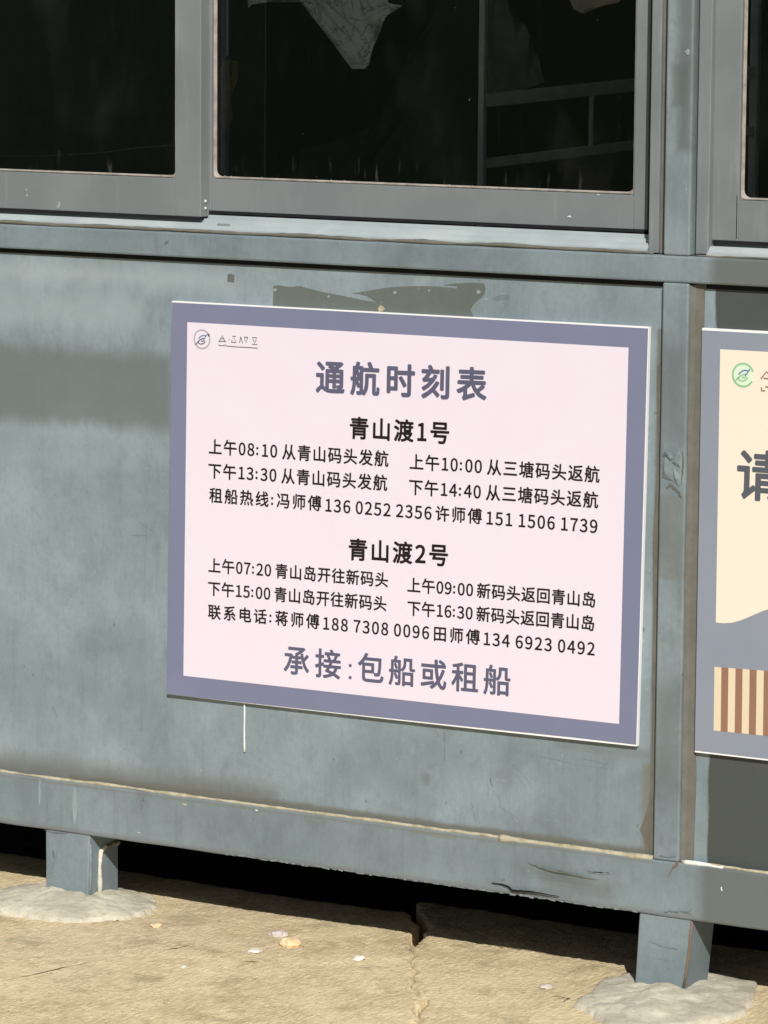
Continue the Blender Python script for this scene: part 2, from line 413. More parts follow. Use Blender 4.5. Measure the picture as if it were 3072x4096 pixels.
# mortar collars round the legs
def mortar_pad(cx, cy, rx, ry, h, seed, holes, lab, sx=0):
    r_ = random.Random(seed); v = [(cx, cy, h+.004)]; f = []
    NA, NR = 120, 26
    for j in range(1, NR+1):
        t = j/NR
        for i in range(NA):
            a = 2*math.pi*i/NA
            k = 1 + .13*noise.noise((math.cos(a)*1.6+seed, math.sin(a)*1.6, 0)) + .07*noise.noise((math.cos(a)*6+seed, math.sin(a)*6, 4)) + .04*noise.noise((math.cos(a)*19+seed, math.sin(a)*19, 4))
            x = cx+rx*k*t*math.cos(a); y = cy+ry*k*t*math.sin(a)
            z = (h*(1-t**1.5)*.85 + .0045*(t < .985)) if t < 1 else 0
            z += noise.noise((x*28, y*28, seed))*.006*(1-t*.5) + noise.noise((x*80, y*80, seed))*.0026*(1-t*.4)
            if t >= 1: z = gh(x, y)-.006
            else: z = max(z, gh(x, y)+.0012)
            v.append((x, y, z))
    for i in range(NA): f.append((0, 1+i, 1+(i+1) % NA))
    for j in range(NR-1):
        for i in range(NA):
            a = 1+j*NA+i; b = 1+j*NA+(i+1) % NA; f.append((a, a+NA, b+NA, b))
    o = mesh('mortar_footing', v, f, M_mortar, None, smooth=True)
    return tag(o, lab, 'footing', 'mortar footings round the legs of the kiosk')
mortar_pad(-.590, .005, .150, .118, .022, 3, 0, 'pale mortar mound around the left steel leg of the kiosk')
mortar_pad(.462, -.022, .122, .170, .0135, 8, 0, 'pale mortar mound around the right steel leg, at the bottom right of the photo')

# loose stones
def stone_bit(x, y, s, mat, lab, cat='stone', seed=1, flat=.6, lift=0):
    bm = bmesh.new(); bmesh.ops.create_icosphere(bm, subdivisions=3, radius=1)
    for v in bm.verts:
        n = noise.noise(v.co*1.4+Vector((seed, 0, 0)))*.35 + noise.noise(v.co*3.5+Vector((seed, 3, 0)))*.16
        v.co *= 1+n
        v.co.z = max(v.co.z*flat, -.35)
        v.co = Vector((x+v.co.x*s[0], y+v.co.y*s[1], gh(x, y)+(v.co.z+.3)*s[2]))
    for fc in bm.faces: fc.smooth = False
    o = bm_obj('stone', bm, mat, None)
    return tag(o, lab, cat)
M_orange = plain('orange_stone', (.80, .52, .26), (.86, .72, .52), 60, .7)
M_chip = plain('white_chip', (.82, .80, .74), (.62, .58, .50), 90, .8)
M_greyst = plain('grey_stone', (.46, .38, .33), (.62, .55, .50), 90, .8)
stone_bit(-.160, -.040, (.0165, .016, .014), M_orange, 'orange and white pebble, largest of the loose stones on the pavement', seed=2)
stone_bit(-.2065, .000, (.0135, .012, .009), M_greyst, 'brownish grey pebble just behind the orange one', seed=5)
stone_bit(-.1845, -.100, (.0100, .011, .004), M_chip, 'flat white chip of stone in front of the orange pebble', seed=9)
stone_bit(-.029, -.059, (.0085, .011, .007), M_chip, 'small whitish chip between the orange pebble and the pavement crack', seed=12)
stone_bit(.279, -.052, (.010, .010, .006), M_greyst, 'small whitish fragment on the pavement left of the right mortar mound', seed=15)
stone_bit(-.2238, -.233, (.004, .006, .0025), M_chip, 'tiny pale chip in the open pavement at lower left', seed=19)
stone_bit(-.394, -.048, (.009, .010, .005), M_orange, 'small yellowish chip beside the left mortar mound', seed=22)
stone_bit(.563, -.030, (.013, .016, .009), M_chip, 'rough whitish lump at the right edge of the right mortar mound', seed=25)

# fine grit strewn on the stone
gr = random.Random(31); bm = bmesh.new()
for _ in range(420):
    x, y = gr.uniform(-.9, .75), -.75+.85*gr.random()**.8
    s = .0006+.0016*gr.random()**3
    if abs(x+.59) < .17 and y > -.13 or abs(x-.46) < .15 and y > -.19: continue
    b_ = bmesh.new(); bmesh.ops.create_icosphere(b_, subdivisions=1, radius=s)
    for v in b_.verts: v.co *= gr.uniform(.7, 1.3); v.co.z *= .7; v.co += Vector((x, y, gh(x, y)+s*.3))
    t_ = bpy.data.meshes.new('tmp'); b_.to_mesh(t_); b_.free(); bm.from_mesh(t_); bpy.data.meshes.remove(t_)
tag(bm_obj('grit', bm, plain('grit', (.55, .47, .34), (.25, .20, .14), 300, .9), None), 'fine sandy grit strewn over the pavement in front of the kiosk', 'grit', kind='stuff')

# ------------------------------------------------------------------ kiosk
K = empty('kiosk')
tag(K, 'blue grey painted steel kiosk on short legs with dark sliding windows', 'kiosk')
XL, XR, YB, ZT = -1.61, 2.49, 2.3, 2.45
# base rail, sill rail, top rail, posts (square tubes); front faces lie at y = 0
def dent(o, fn):
    for v in o.data.vertices: v.co = fn(v.co)
def rail_grid(name, x0, x1, z0, z1, y0, y1, mat, fn, parent=K, nx=400, nz=12, r=.003):
    """square tube whose front face is a fine grid, pushed in by fn(x,z)"""
    prof = [(y1, z0), (y0+r, z0), (y0+r*.3, z0+r*.3), (y0, z0+r)]
    for k in range(1, nz): prof.append((y0, z0+r+(z1-z0-2*r)*k/nz))
    prof += [(y0, z1-r), (y0+r*.3, z1-r*.3), (y0+r, z1), (y1, z1)]
    n = len(prof); v = []; f = []
    for i in range(nx+1):
        x = x0+(x1-x0)*i/nx
        for (y, z) in prof:
            dy, dz = fn(x, z) if y < y0+r*1.5 else (0, 0)
            v.append((x, y+dy, z+dz))
    for i in range(nx):
        for k in range(n):
            a = i*n+k; b = i*n+(k+1) % n; f.append((a, b, b+n, a+n))
    f.append(tuple(range(n))); f.append(tuple(range(nx*n, nx*n+n))[::-1])
    bm = bmesh.new(); vs = [bm.verts.new(p) for p in v]
    for q in f: bm.faces.new([vs[i] for i in q])
    return bm_obj(name, bm, mat, parent)
def base_fn(x, z):
    d = noise.noise((x*5, z*8, 1))*.0006
    g = math.exp(-((x-.27)/.055)**2)*math.exp(-((z-.140)/.016)**2)      # the dent near the right leg
    e = math.exp(-((x-.215)/.04)**2)*math.exp(-((z-.116)/.008)**2)
    low = noise.noise((x*14, 3, 1))*.0012*(z < .118)
    return d+.006*g+.003*e, low
rail_grid('base_rail', XL, XR, .1135, .1945, 0, .06, M_rail, base_fn, nx=820)
rail_grid('sill_rail', XL, XR, 1.0170, 1.0545, 0, .04, M_rail, lambda x, z: (noise.noise((x*4, z*8, 7))*.0004, 0), nx=200, nz=4)
box('top_rail', XL, XR, 0, .04, 2.25, 2.33, M_rail, K, .002)
for (a, b) in ((.4215, .4620), (-1.649, -1.6105), (2.4905, 2.529)):
    for z0, z1 in ((.1950, 1.0165), (1.0550, 2.2495)) if a == .4215 else ((.06, 2.33),):
        o = box('post', a, b, .0004, .04, z0, z1, M_post, K, .0025)
# wall panels, 13 mm behind the tubes, slightly oil-canned
def panel(x0, x1, z0, z1, seed):
    nx, nz = 90, 50; v = []; f = []
    for j in range(nz+1):
        for i in range(nx+1):
            x = x0+(x1-x0)*i/nx; z = z0+(z1-z0)*j/nz
            e = min(i, nx-i, j, nz-j)/6.0; e = min(1, e)
            v.append((x, .013+e*noise.noise((x*2.2, z*3, seed))*.0003, z))
    W = nx+1
    for j in range(nz):
        for i in range(nx): a = j*W+i; f.append((a, a+1, a+W+1, a+W))
    n0 = len(v); v += [(x0, .030, z0), (x1, .030, z0), (x1, .030, z1), (x0, .030, z1)]; f.append((n0+3, n0+2, n0+1, n0))
    return mesh('wall_panel', v, f, M_panel, K, smooth=True)
panel(-1.6095, .4210, .1950, 1.0165, 1); panel(.4625, 2.4895, .1950, 1.0165, 2)
# legs
def leg(x0, x1, tilt=0.0, shrink=0.0, zt=.1132, zb=-.01, label=None):
    bm = bmesh.new(); box_bm(bm, x0, x1, .0006, .080, zb, zt, .0022)
    me_h = zt-zb
    for v in bm.verts:
        t = (zt-v.co.z)/me_h
        v.co.x += tilt*t - shrink*t*(v.co.x-x0)/(x1-x0)
    o = bm_obj('leg', bm, M_rail, K)
    return o
for cx in (-1.629, 1.479, 2.49): leg(cx-.0415, cx+.0415)
leg(-.6345, -.5512, 0, .004)
lr = leg(.4012, .4842, -.0065, .006)
for cx in (-1.629, -.593, .443, 1.479, 2.49):
    box('leg', cx-.04, cx+.04, 1.9, 1.98, -.01, .1132, M_rail, K, .002)
M_chip_seal = plain('pale_sealant', (.72, .69, .60), (.50, .46, .37), 80, .8)
# plate welded on the side of the left leg, with a pale sealant lip
side = box('leg_plate', -.5548, -.5508, .030, .078, .0, .0875, M_rail, K, .001)
bm = bmesh.new()
tube_bm(bm, [(-.5515, .0285, .012), (-.5510, .0287, .035), (-.5512, .0282, .06), (-.5510, .031, .083), (-.5512, .042, .0885), (-.5510, .06, .0890), (-.5512, .0785, .0885)], lambda i: .0036+.0010*math.sin(i*2.3), 6)
bm_obj('sealant', bm, M_chip_seal, K, True)
bm = bmesh.new()
tube_bm(bm, [(-.5515, .003, .10), (-.5514, .004, .07), (-.5516, .003, .04), (-.5535, .004, .012)], .0022, 6)
bm_obj('weld_seam', bm, M_scuff, K, True)
bm = bmesh.new()
tube_bm(bm, [(.4843, .001, .112), (.4826, .0008, .09), (.4806, .001, .07), (.479, .0012, .055), (.4765, .0008, .035), (.4735, .0006, .016)], lambda i: .0020+.0004*(i % 2), 6)
bm_obj('weld_seam', bm, M_rust, K, True)
for (x, w, zz_) in ((.4420, .034, .0520),):
    bm = bmesh.new(); ribbon_bm(bm, jag([(x-w/2, zz_), (x+w/2, zz_-.0015)], .0006, 4), .0010, .0005); bm_obj('scratch', bm, M_scuff, K)

# sealant beads in the panel joints
def bead(name, x0, x1, z, y, r0, mat, step=.006, seed=0, vary=.5, parent=K):
    n = int((x1-x0)/step); pts = []; rr = []
    for i in range(n+1):
        x = x0+(x1-x0)*i/n
        pts.append((x, y+noise.noise((x*20, seed, 0))*.0008, z+noise.noise((x*9, seed, 2))*.0016+noise.noise((x*45, seed, 2))*.0008))
        rr.append(r0*max(.2, 1+vary*noise.noise((x*14, seed, 5))*2+.3*noise.noise((x*70, seed, 6))))
    bm = bmesh.new(); tube_bm(bm, pts, lambda i: rr[i], 6)
    return bm_obj(name, bm, mat, parent, True)
bead('sealant', -1.6, .419, .1955, .0055, .0027, M_seal, seed=1)
bead('sealant', .4640, 2.48, .1955, .0055, .0024, M_seal, seed=4)
prism_x('sill_shade_strip', [(.0110, 1.0100), (.0140, 1.0095), (.0140, 1.0169), (.0110, 1.0169)], -1.605, .4205, M_shade_black, K)  # dark strip added to deepen the shadow under the sill rail
prism_x('sill_shade_strip', [(.0110, 1.0100), (.0140, 1.0095), (.0140, 1.0169), (.0110, 1.0169)], .4835, 2.485, M_shade_black, K)  # same added shadow strip, right of the post
bead('sealant', .17, .4195, .1945, .0050, .0040, M_seal, seed=21, vary=.8)
bead('sealant', .468, .53, .1950, .0045, .0032, M_whitepaint, seed=22, vary=.7)
def fillet_v(x0, x1, z0, z1, y0, y1, mat, seed):
    """vertical strip of smeared sealant between post face side (x0) and panel (x1), wavy outer edge"""
    n = 90; v = []; f = []
    for i in range(n+1):
        z = z0+(z1-z0)*i/n
        xe = x1+noise.noise((z*7, seed, 0))*.0035+noise.noise((z*30, seed, 0))*.001
        xm = x0+(xe-x0)*.35
        v += [(x0, y0, z), (xm, (y0*.45+y1*.55), z), (xe, y1-.0009, z), (xe, y1+.001, z)]
    for i in range(n):
        for k in range(3): a = i*4+k; f.append((a, a+1, a+5, a+4))
    return mesh('sealant', v, f, mat, K, smooth=False)
fillet_v(.4622, .4810, .197, 1.014, .006, .0122, M_seal_taupe, 3)
fillet_v(.4210, .4105, .197, .9, .009, .0122, M_seal_taupe, 6)

# ------------------------------------------------------------------ windows
def frame_mesh(x0, x1, z0, z1, wl, wr, wb, wt, y0, y1, bev=.0015):
    bm = bmesh.new()
    box_bm(bm, x0, x0+wl, y0, y1, z0, z1, bev)
    box_bm(bm, x1-wr, x1, y0, y1, z0, z1, bev)
    box_bm(bm, x0+wl-.0003, x1-wr+.0003, y0+.0006, y1-.0006, z0+.0002, z0+wb, bev*.6)
    box_bm(bm, x0+wl-.0003, x1-wr+.0003, y0+.0006, y1-.0006, z1-wt, z1-.0002, bev*.6)
    return bm
def rounded_ring(x0, x1, z0, z1, r, w, y0, y1):
    """flat rubber ring with rounded outer corners; pane opening inside"""
    def loop(x0, x1, z0, z1, r):
        L = []
        for cx, cz, a0 in ((x1-r, z1-r, 0), (x0+r, z1-r, 90), (x0+r, z0+r, 180), (x1-r, z0+r, 270)):
            for k in range(6):
                a = math.radians(a0+18*k); L.append((cx+r*math.cos(a), cz+r*math.sin(a)))
        return L
    A = loop(x0, x1, z0, z1, .0015); B = loop(x0+w*.5, x1-w*.5, z0+w*.5, z1-w*.5, r*.8); D = loop(x0+w, x1-w, z0+w, z1-w, r)
    n = len(A); v = [(x, y0+.002, z) for x, z in A]+[(x, y0, z) for x, z in B]+[(x, y1, z) for x, z in D]; f = []
    for s in (0, n):
        for i in range(n): f.append((s+i, s+(i+1) % n, s+n+(i+1) % n, s+n+i))
    return v, f
def sash(parent, x0, x1, z0, z1, wl, wr, wb, wt, y0):
    s = bm_obj('sash', frame_mesh(x0, x1, z0, z1, wl, wr, wb, wt, y0, y0+.022), M_alu, parent)
    box('sash_shade_strip', x0+.002, x1-.002, y0+.0012, y0+.018, z0-.0042, z0+.0004, M_shade_black, parent)  # black strip added as the shadow line below the sash
    gx0, gx1, gz0, gz1 = x0+wl, x1-wr, z0+wb, z1-wt
    v, f = rounded_ring(gx0-.0002, gx1+.0002, gz0-.0002, gz1+.0002, .010, .0042, y0+.003, y0+.0095)
    g = mesh('gasket', v, f, M_gasket, parent)
    box('glass_pane', gx0-.004, gx1+.004, y0+.0095, y0+.0145, gz0-.004, gz1+.004, M_glass, parent)
    return s
def window(xa, xb, splits):
    W = empty('window', (xa, 0, 1.055), K)
    # outer frame: flange + deeper recess strip on both jambs, sill track, head
    for s, a, b in ((1, xa, xa+.0165), (-1, xb-.0165, xb)):
        if s == 1:
            box('window_jamb', a+.004, a+.0235, .010, .070, 1.0575, 2.245, M_alu, W, .0012)
            box('jamb_sealant', a-.0002, a+.0045, .0165, .05, 1.056, 2.245, M_seal_taupe, W)
        else:
            box('window_jamb', b-.0280, b-.0125, .010, .070, 1.0562, 2.245, M_alu, W, .0012)
            box('jamb_sealant', b-.0122, b-.0006, .0150, .05, 1.056, 2.245, M_seal_taupe, W)
    xi0, xi1 = xa+.0240, xb-.0285
    prof = [(.004, 1.0550), (.004, 1.0600), (.009, 1.0615), (.0110, 1.0630), (.0125, 1.0660), (.0170, 1.0690), (.0185, 1.0660), (.0215, 1.0662), (.0240, 1.0668), (.0330, 1.0680),
            (.0350, 1.0740), (.0375, 1.0742), (.0390, 1.0700), (.0440, 1.0710), (.0460, 1.0790), (.0480, 1.0792), (.050, 1.0720), (.0700, 1.0730), (.0700, 1.0550)]
    prism_x('sill_track', prof, xi0, xi1, M_track, W)
    prism_x('head_track', [(.012, 2.245), (.07, 2.245), (.07, 2.215), (.012, 2.215)], xi0, xi1, M_alu, W)
    for (x0, x1, front) in splits:
        if front:
            sash(W, x0, x1, 1.0768, 2.212, .0456, .0456, .0565, .05, .022)
        else:
            sash(W, x0, x1, 1.0852, 2.212, .0456, .0228, .0480, .05, .047)
    return W
W1 = window(-1.6085, .4213, [(-1.022, -.3612, True), (-.404, .3728, False), (-1.58, -.98, False)])
W2 = window(.4625, 2.4885, [(.4800, 1.13, True), (1.09, 1.90, False), (1.86, 2.455, True)])
bead('sealant', -1.58, .405, 1.0572, .0030, .0026, M_seal_taupe, seed=8, parent=W1)
bead('sealant', .47, 2.46, 1.0562, .0045, .0017, M_seal_taupe, seed=12, parent=W2)
# interlock strip and screws on the inner side of the front sash
box('interlock', -.3660, -.3618, .0442, .0466, 1.080, 2.21, M_alu, W1, .0004)
for z in (1.1000, 1.0895):
    bm = bmesh.new(); bmesh.ops.create_uvsphere(bm, u_segments=10, v_segments=6, radius=.0024, matrix=Matrix.Translation((-.3609, .0345, z)))
    bm_obj('screw', bm, M_screw, W1, True)
box('track_slot', -.3255, -.3035, .0124, .0130, 1.0655, 1.0695, M_scuff, W1)
bm = bmesh.new(); ribbon_bm(bm, [(.5230, 1.0800), (.5232, 1.12), (.5228, 1.14)], .0012, .0223, .0003); bm_obj('sealant', bm, M_seal, W2)

# enclosure: back, sides, floor, roof
box('back_wall', XL-.04, XR+.04, YB-.05, YB, .0, ZT-.1, M_black, K)  # unseen; carried down to the ground to keep light out from underneath
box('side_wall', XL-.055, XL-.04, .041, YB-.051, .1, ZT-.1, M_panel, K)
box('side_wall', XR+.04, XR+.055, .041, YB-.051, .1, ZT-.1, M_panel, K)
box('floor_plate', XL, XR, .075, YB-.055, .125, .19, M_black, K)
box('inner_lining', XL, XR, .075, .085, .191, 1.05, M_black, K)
box('roof', XL-.10, XR+.10, -.02, YB+.05, ZT-.08, ZT, M_rail, K, .005)
box('wall_panel', XL, XR, .006, .03, 2.335, ZT-.085, M_panel, K)

# ------------------------------------------------------------------ marks on the steel
def mark(pts, w, y=-.0001, mat=M_dark, amp=.0008, n=4, th=.0003, name='scratch'):
    bm = bmesh.new(); ribbon_bm(bm, jag(pts, amp, n), w, y, th); return bm_obj(name, bm, mat, K)
taper = lambda w: (lambda t: w*(.25+.75*math.sin(math.pi*min(1, max(0, t)))))
YP = .0118
def fat(pts, r, name='paint_run', mat=M_whitepaint):
    bm = bmesh.new(); tube_bm(bm, pts, r, 6); return bm_obj(name, bm, mat, K, True)
fat([(-.2745, .0115, .350), (-.2743, .0115, .33), (-.2748, .0115, .305), (-.2744, .0115, .285), (-.2740, .0115, .2735)], lambda i: (.0013, .0014, .0013, .0015, .0020)[i])

M_drip = plain('light_streak', (.27, .33, .34), (.235, .29, .30), 60, .5)
mark([(.2219, .1643), (.2432, .1597), (.2802, .1571), (.3327, .1541)], taper(.0016), mat=M_seal_taupe)
mark([(.2219, .1650), (.2432, .1604), (.2802, .1578), (.2930, .1571)], taper(.0010), mat=M_dark)
mark([(.1610, .1282), (.1743, .1280), (.1886, .1262), (.1965, .1212), (.2145, .1224), (.2437, .1232), (.2729, .1219)], taper(.0027), y=-.0012, mat=M_black, th=.0008)
for p in ([(.3182, .163), (.338, .1643), (.3585, .1656)], [(.3160, .1655), (.335, .1665), (.352, .166)]): mark(p, taper(.0035), mat=M_scuff)
mark([(.4625, .1975), (.4580, .1900), (.4520, .1850)], taper(.0050), mat=M_rust, amp=.0012)
mark([(.4530, .1870), (.4490, .178), (.4473, .1719)], taper(.0014), mat=M_rust)
mark([(.4314, .2009), (.4450, .2002), (.4582, .2032)], .0008)
for k in range(9):
    x = .4419+k*.0047; mark([(x, .1185+.0016*k*.6+rnd.uniform(-.002, .002)), (x+.004, .1215+.0008*k+rnd.uniform(-.002, .002))], .0022, amp=.0012)
mark([(.4673, .1225), (.477, .1235), (.4852, .1216)], .0014)
mark([(.5303, .1682), (.5314, .1626)], .0016, mat=M_whitepaint)
for p, w, m in (([(.1664, .2393), (.1853, .2283), (.2042, .2101)], .0042, M_scuff), ([(.1843, .3035), (.2004, .2945), (.2153, .2783)], .0014, M_scuff),
                ([(.1925, .2913), (.2033, .2782)], .0013, M_scuff), ([(.1185, .242), (.1214, .2262), (.1258, .2094)], .0024, M_scuff),
                ([(.1639, .2582), (.1655, .2387), (.1700, .2350)], .0018, M_scuff), ([(.1485, .2798), (.1527, .268)], .0022, M_dark),
                ([(.1443, .2781), (.146, .2537)], .0008, M_scuff), ([(.0705, .3448), (.0727, .2956)], .0010, M_dark), ([(.024, .3139), (.031, .316), (.0394, .3173)], .0045, M_scuff),
                ([(.1009, .3172), (.0996, .3096)], .0026, M_dark), ([(.23, .3212), (.2734, .3174), (.3405, .315)], .0014, M_scuff), ([(.30, .3250), (.34, .322), (.352, .330)], .0008, M_scuff),
                ([(-.4435, .7169), (-.4487, .6849), (-.4502, .6444), (-.4533, .5805), (-.4571, .4856)], .0008, M_scuff), ([(-.5116, .4499), (-.5138, .4433)], .0022, M_dark),
                ([(-.4694, .3984), (-.4734, .3937)], .0014, M_scuff), ([(-.4621, .4017), (-.4633, .3964)], .0014, M_scuff), ([(-.4655, .6088), (-.4397, .5968)], .0010, M_scuff),
                ([(-.4838, .587), (-.4533, .5894)], .0010, M_scuff), ([(.4756, .2514), (.4771, .2399)], .0036, M_scuff), ([(-.63, .31), (-.622, .296), (-.618, .29)], .002, M_scuff)):
    mark(p, taper(w), .0129, m, .0006, 4, .0003)
for p, w, m in (([(-.4489, .1885), (-.455, .1644)], .0028, M_dark), ([(-.4587, .1809), (-.4636, .1661)], .0014, M_scuff), ([(-.6355, .1226), (-.6228, .1346), (-.6133, .137)], .001, M_scuff),
                ([(-.4153, .1897), (-.4062, .1881)], .0022, M_scuff), ([(-.6355, .1128), (-.6135, .1108), (-.5915, .1133)], .0014, M_dark), ([(-.6072, .0996), (-.6136, .0751), (-.6232, .0528), (-.6264, .0392)], .0010, M_scuff),
                ([(-.6205, .0822), (-.6168, .0694)], .0022, M_dark), ([(-.3195, 1.0444), (-.3204, 1.0308)], .0018, M_scuff),
                ([(-.2445, .1902), (-.2448, .1880)], .004, M_whitepaint), ([(-.459, .1306), (-.459, .1288)], .0024, M_whitepaint), ([(-.379, .1838), (-.370, .1832)], .0022, M_seal),
                ([(.4200, .075), (.438, .0705), (.463, .0690)], .0008, M_scuff)):
    mark(p, taper(w*1.3), 0, m, .0005, 3, .0005)
mark([(-.6446, .193), (-.6448, .17), (-.6447, .1505)], taper(.004), mat=M_drip); mark([(-.578, .1869), (-.5783, .1293)], taper(.009), mat=M_drip, amp=.0002)
# rough chipped lower lip of the base rail
bm = bmesh.new()
x = -.30
while x < .40:
    w = rnd.uniform(.004, .014); ribbon_bm(bm, [(x, .1150+rnd.uniform(-.0006, .0012)), (x+w, .1150+rnd.uniform(-.0006, .0012))], rnd.uniform(.001, .0028), -.0001, .0005)
    x += w+rnd.uniform(.0, .012)
bm_obj('chipped_edge', bm, M_scuff, K)
# dark glue left by an older notice, showing above the timetable
def residue(out, y=.0128, th=.0002, mat=None):
    n = len(out); bm = bmesh.new(); f = [bm.verts.new((x, y-th, z)) for x, z in out]; g = [bm.verts.new((x, y+.0004, z)) for x, z in out]
    bm.faces.new(f); bm.faces.new(g[::-1])
    for i in range(n): bm.faces.new((f[i], g[i], g[(i+1) % n], f[(i+1) % n]))
    return bm_obj('glue_residue', bm, mat or M_residue, K)
residue([(-.2273, .935), (-.2273, .9491), (-.2264, .9809), (-.2164, .9823), (-.205, .9808), (-.1981, .9804), (-.1798, .9826), (-.1667, .9799), (-.1355, .9747), (-.1096, .9722), (-.089, .9692), (-.0633, .966), (-.0505, .9648), (-.045, .960), (-.045, .935)])
residue([(-.0448, .935), (-.0448, .961), (-.0500, .9655), (-.0580, .9700), (-.0659, .9735), (-.0788, .9758), (-.0916, .9760), (-.0635, .981), (-.045, .9848), (-.0253, .9881), (.0127, .9916), (.0504, .9929), (.0855, .9915), (.0854, .9950), (.0629, .9952), (.082, .9985), (.1003, 1.0), (.1180, 1.0010), (.13, 1.0010), (.1326, .9928), (.131, .987), (.1278, .9818), (.1200, .976), (.1155, .9725), (.110, .966), (.1082, .9613), (.112, .955), (.1133, .945), (.1133, .935)])
residue([(-.3075, .9835), (-.2955, .9825), (-.2950, .9935), (-.3000, .9955), (-.3070, .9945)])
residue([(.1420, .9800), (.150, .9765), (.158, .9790), (.170, .9800), (.172, .9860), (.160, .9865), (.151, .9835)], mat=M_rail)
residue([(.4215, .205), (.4215, .36), (.4150, .36), (.4140, .31), (.4041, .2602), (.3985, .245), (.3936, .2314), (.3990, .222), (.4022, .2098), (.4030, .198)], mat=M_seal_taupe)
for x, z, s in ((-.223, .975, .003), (-.0176, .9809, .0032), (.1215, .988, .0035), (-.0403, .9561, .006), (-.1303, .9698, .0025), (.0392, .9863, .0018)):
    residue([(x+s*(1+.3*math.sin(k*2.1))*math.cos(k*1.047), z+s*.8*(1+.3*math.cos(k*3.3))*math.sin(k*1.047)) for k in range(6)], y=.0126, th=.0003, mat=M_seal if s > .005 else M_drip)
# crumpled patch of tape and torn paint on the post
bm = bmesh.new(); out = [(.4240, .7927), (.4293, .7805), (.441, .7784), (.4534, .7879), (.4612, .7873), (.4614, .7683), (.4600, .7376), (.4520, .7310), (.4430, .7385), (.4260, .7420)]
cv = bm.verts.new((.443, -.0030, .762)); mid = []
ov = [bm.verts.new((x, -.0002, z)) for x, z in out]
mv = [bm.verts.new((.443+(x-.443)*.6+rnd.uniform(-.002, .002), -.0015-rnd.random()*.0035, .762+(z-.762)*.6)) for x, z in out]
n = len(out)
for i in range(n):
    j = (i+1) % n; bm.faces.new((ov[i], ov[j], mv[j], mv[i])); bm.faces.new((mv[i], mv[j], cv))
bm_obj('peeling_tape', bm, M_post, K)
mark([(.4283, .7765), (.4389, .7720), (.4470, .7660), (.4561, .7604)], taper(.0030), y=-.0042, amp=.0015)
mark([(.4300, .7800), (.4370, .7745)], .003, y=-.003); mark([(.4590, .7830), (.4600, .7600), (.4580, .740)], taper(.0025), y=-.003, mat=M_seal_taupe)
mark([(.4330, .7290), (.4400, .7330), (.4500, .7250), (.4570, .7150)], taper(.0035), y=-.0004, mat=M_seal_taupe, amp=.0015)
bm = bmesh.new(); bmesh.ops.create_icosphere(bm, subdivisions=2, radius=1, matrix=Matrix.LocRotScale((.4541, -.0003, 1.3366), None, (.0038, .0004, .0034)))
for v in bm.verts: v.co.x += rnd.uniform(-.001, .001); v.co.z += rnd.uniform(-.002, .002)
bm_obj('paint_blot', bm, M_drip, K)
mark([(-.623, 1.0805), (-.6201, 1.0835), (-.6185, 1.092)], taper(.006), y=.0219, mat=M_drip, amp=.001)
mark([(.245, 1.0990), (.2493, 1.1000), (.2525, 1.0990)], taper(.0018), y=.0468, mat=M_whitepaint)
for x in (-.336, -.325, -.271, -.214, -.15, -.128, -.02, .05, .088, .11, .133, .215, .245):   # grit caught along the lower glass edge
    bm = bmesh.new(); bmesh.ops.create_icosphere(bm, subdivisions=1, radius=1, matrix=Matrix.LocRotScale((x, .0500, 1.1362), None, (.0016, .001, rnd.uniform(.0012, .0030))))
    bm_obj('grit', bm, M_gasket, W1)

# ------------------------------------------------------------------ things inside the kiosk
def bar(name, a, b, w, h, mat, parent):
    a, b = Vector(a), Vector(b); d = (b-a); L = d.length; q = d.to_track_quat('X', 'Z')
    bm = bmesh.new(); bmesh.ops.create_cube(bm, size=1, matrix=Matrix.LocRotScale((a+b)/2, q, (L, w, h)))
    bmesh.ops.bevel(bm, geom=bm.edges[:], offset=.0015, segments=1, affect='EDGES')
    return bm_obj(name, bm, mat, parent)
rack = tag(empty('metal_rack', (-.036, .30, .19)), 'white metal rack standing inside the kiosk behind the right glass pane', 'rack')
dx, dy = .0742, .35
P = lambda t, z, s=.05: (-.0372+dx*t, .30+dy*t, z+s*t*.36)
bar('upright', (-.0375, .30, .19), (-.0345, .30, 1.75), .012, .010, M_white_metal, rack)
bar('upright', (P(1.9, 0)[0], P(1.9, 0)[1], .19), (P(1.9, 0)[0], P(1.9, 0)[1], 1.75), .014, .014, M_white_metal, rack)
bar('rail', P(0, 1.2505), P(1.9, 1.2505), .012, .0205, M_white_metal, rack)
bar('rail', P(0, 1.1555), P(1.9, 1.1555), .012, .0150, M_white_metal, rack)
bar('spacer', (P(.73, 0)[0], P(.73, 0)[1], 1.166), (P(.73, 0)[0], P(.73, 0)[1], 1.255), .007, .007, M_white_metal, rack)
def cloth(name, outline, y, mat, lab, cat, fold=.006, freq=30, seed=1, top=None):
    """hanging sheet: filled outline, finely cut and folded, with thickness"""
    bm = bmesh.new(); vs = [bm.verts.new((x, y, z)) for x, z in outline]
    fc = bm.faces.new(vs)
    bmesh.ops.triangulate(bm, faces=[fc])
    for _ in range(4): bmesh.ops.subdivide_edges(bm, edges=[e for e in bm.edges if e.calc_length() > .008], cuts=1)
    for v in bm.verts: v.co.y += noise.noise((v.co.x*freq, v.co.z*freq*.5, seed))*fold + noise.noise((v.co.x*freq*3, v.co.z*freq*3, seed))*fold*.4
    o = bm_obj(name, bm, mat, None, True)
    return tag(o, lab, cat)
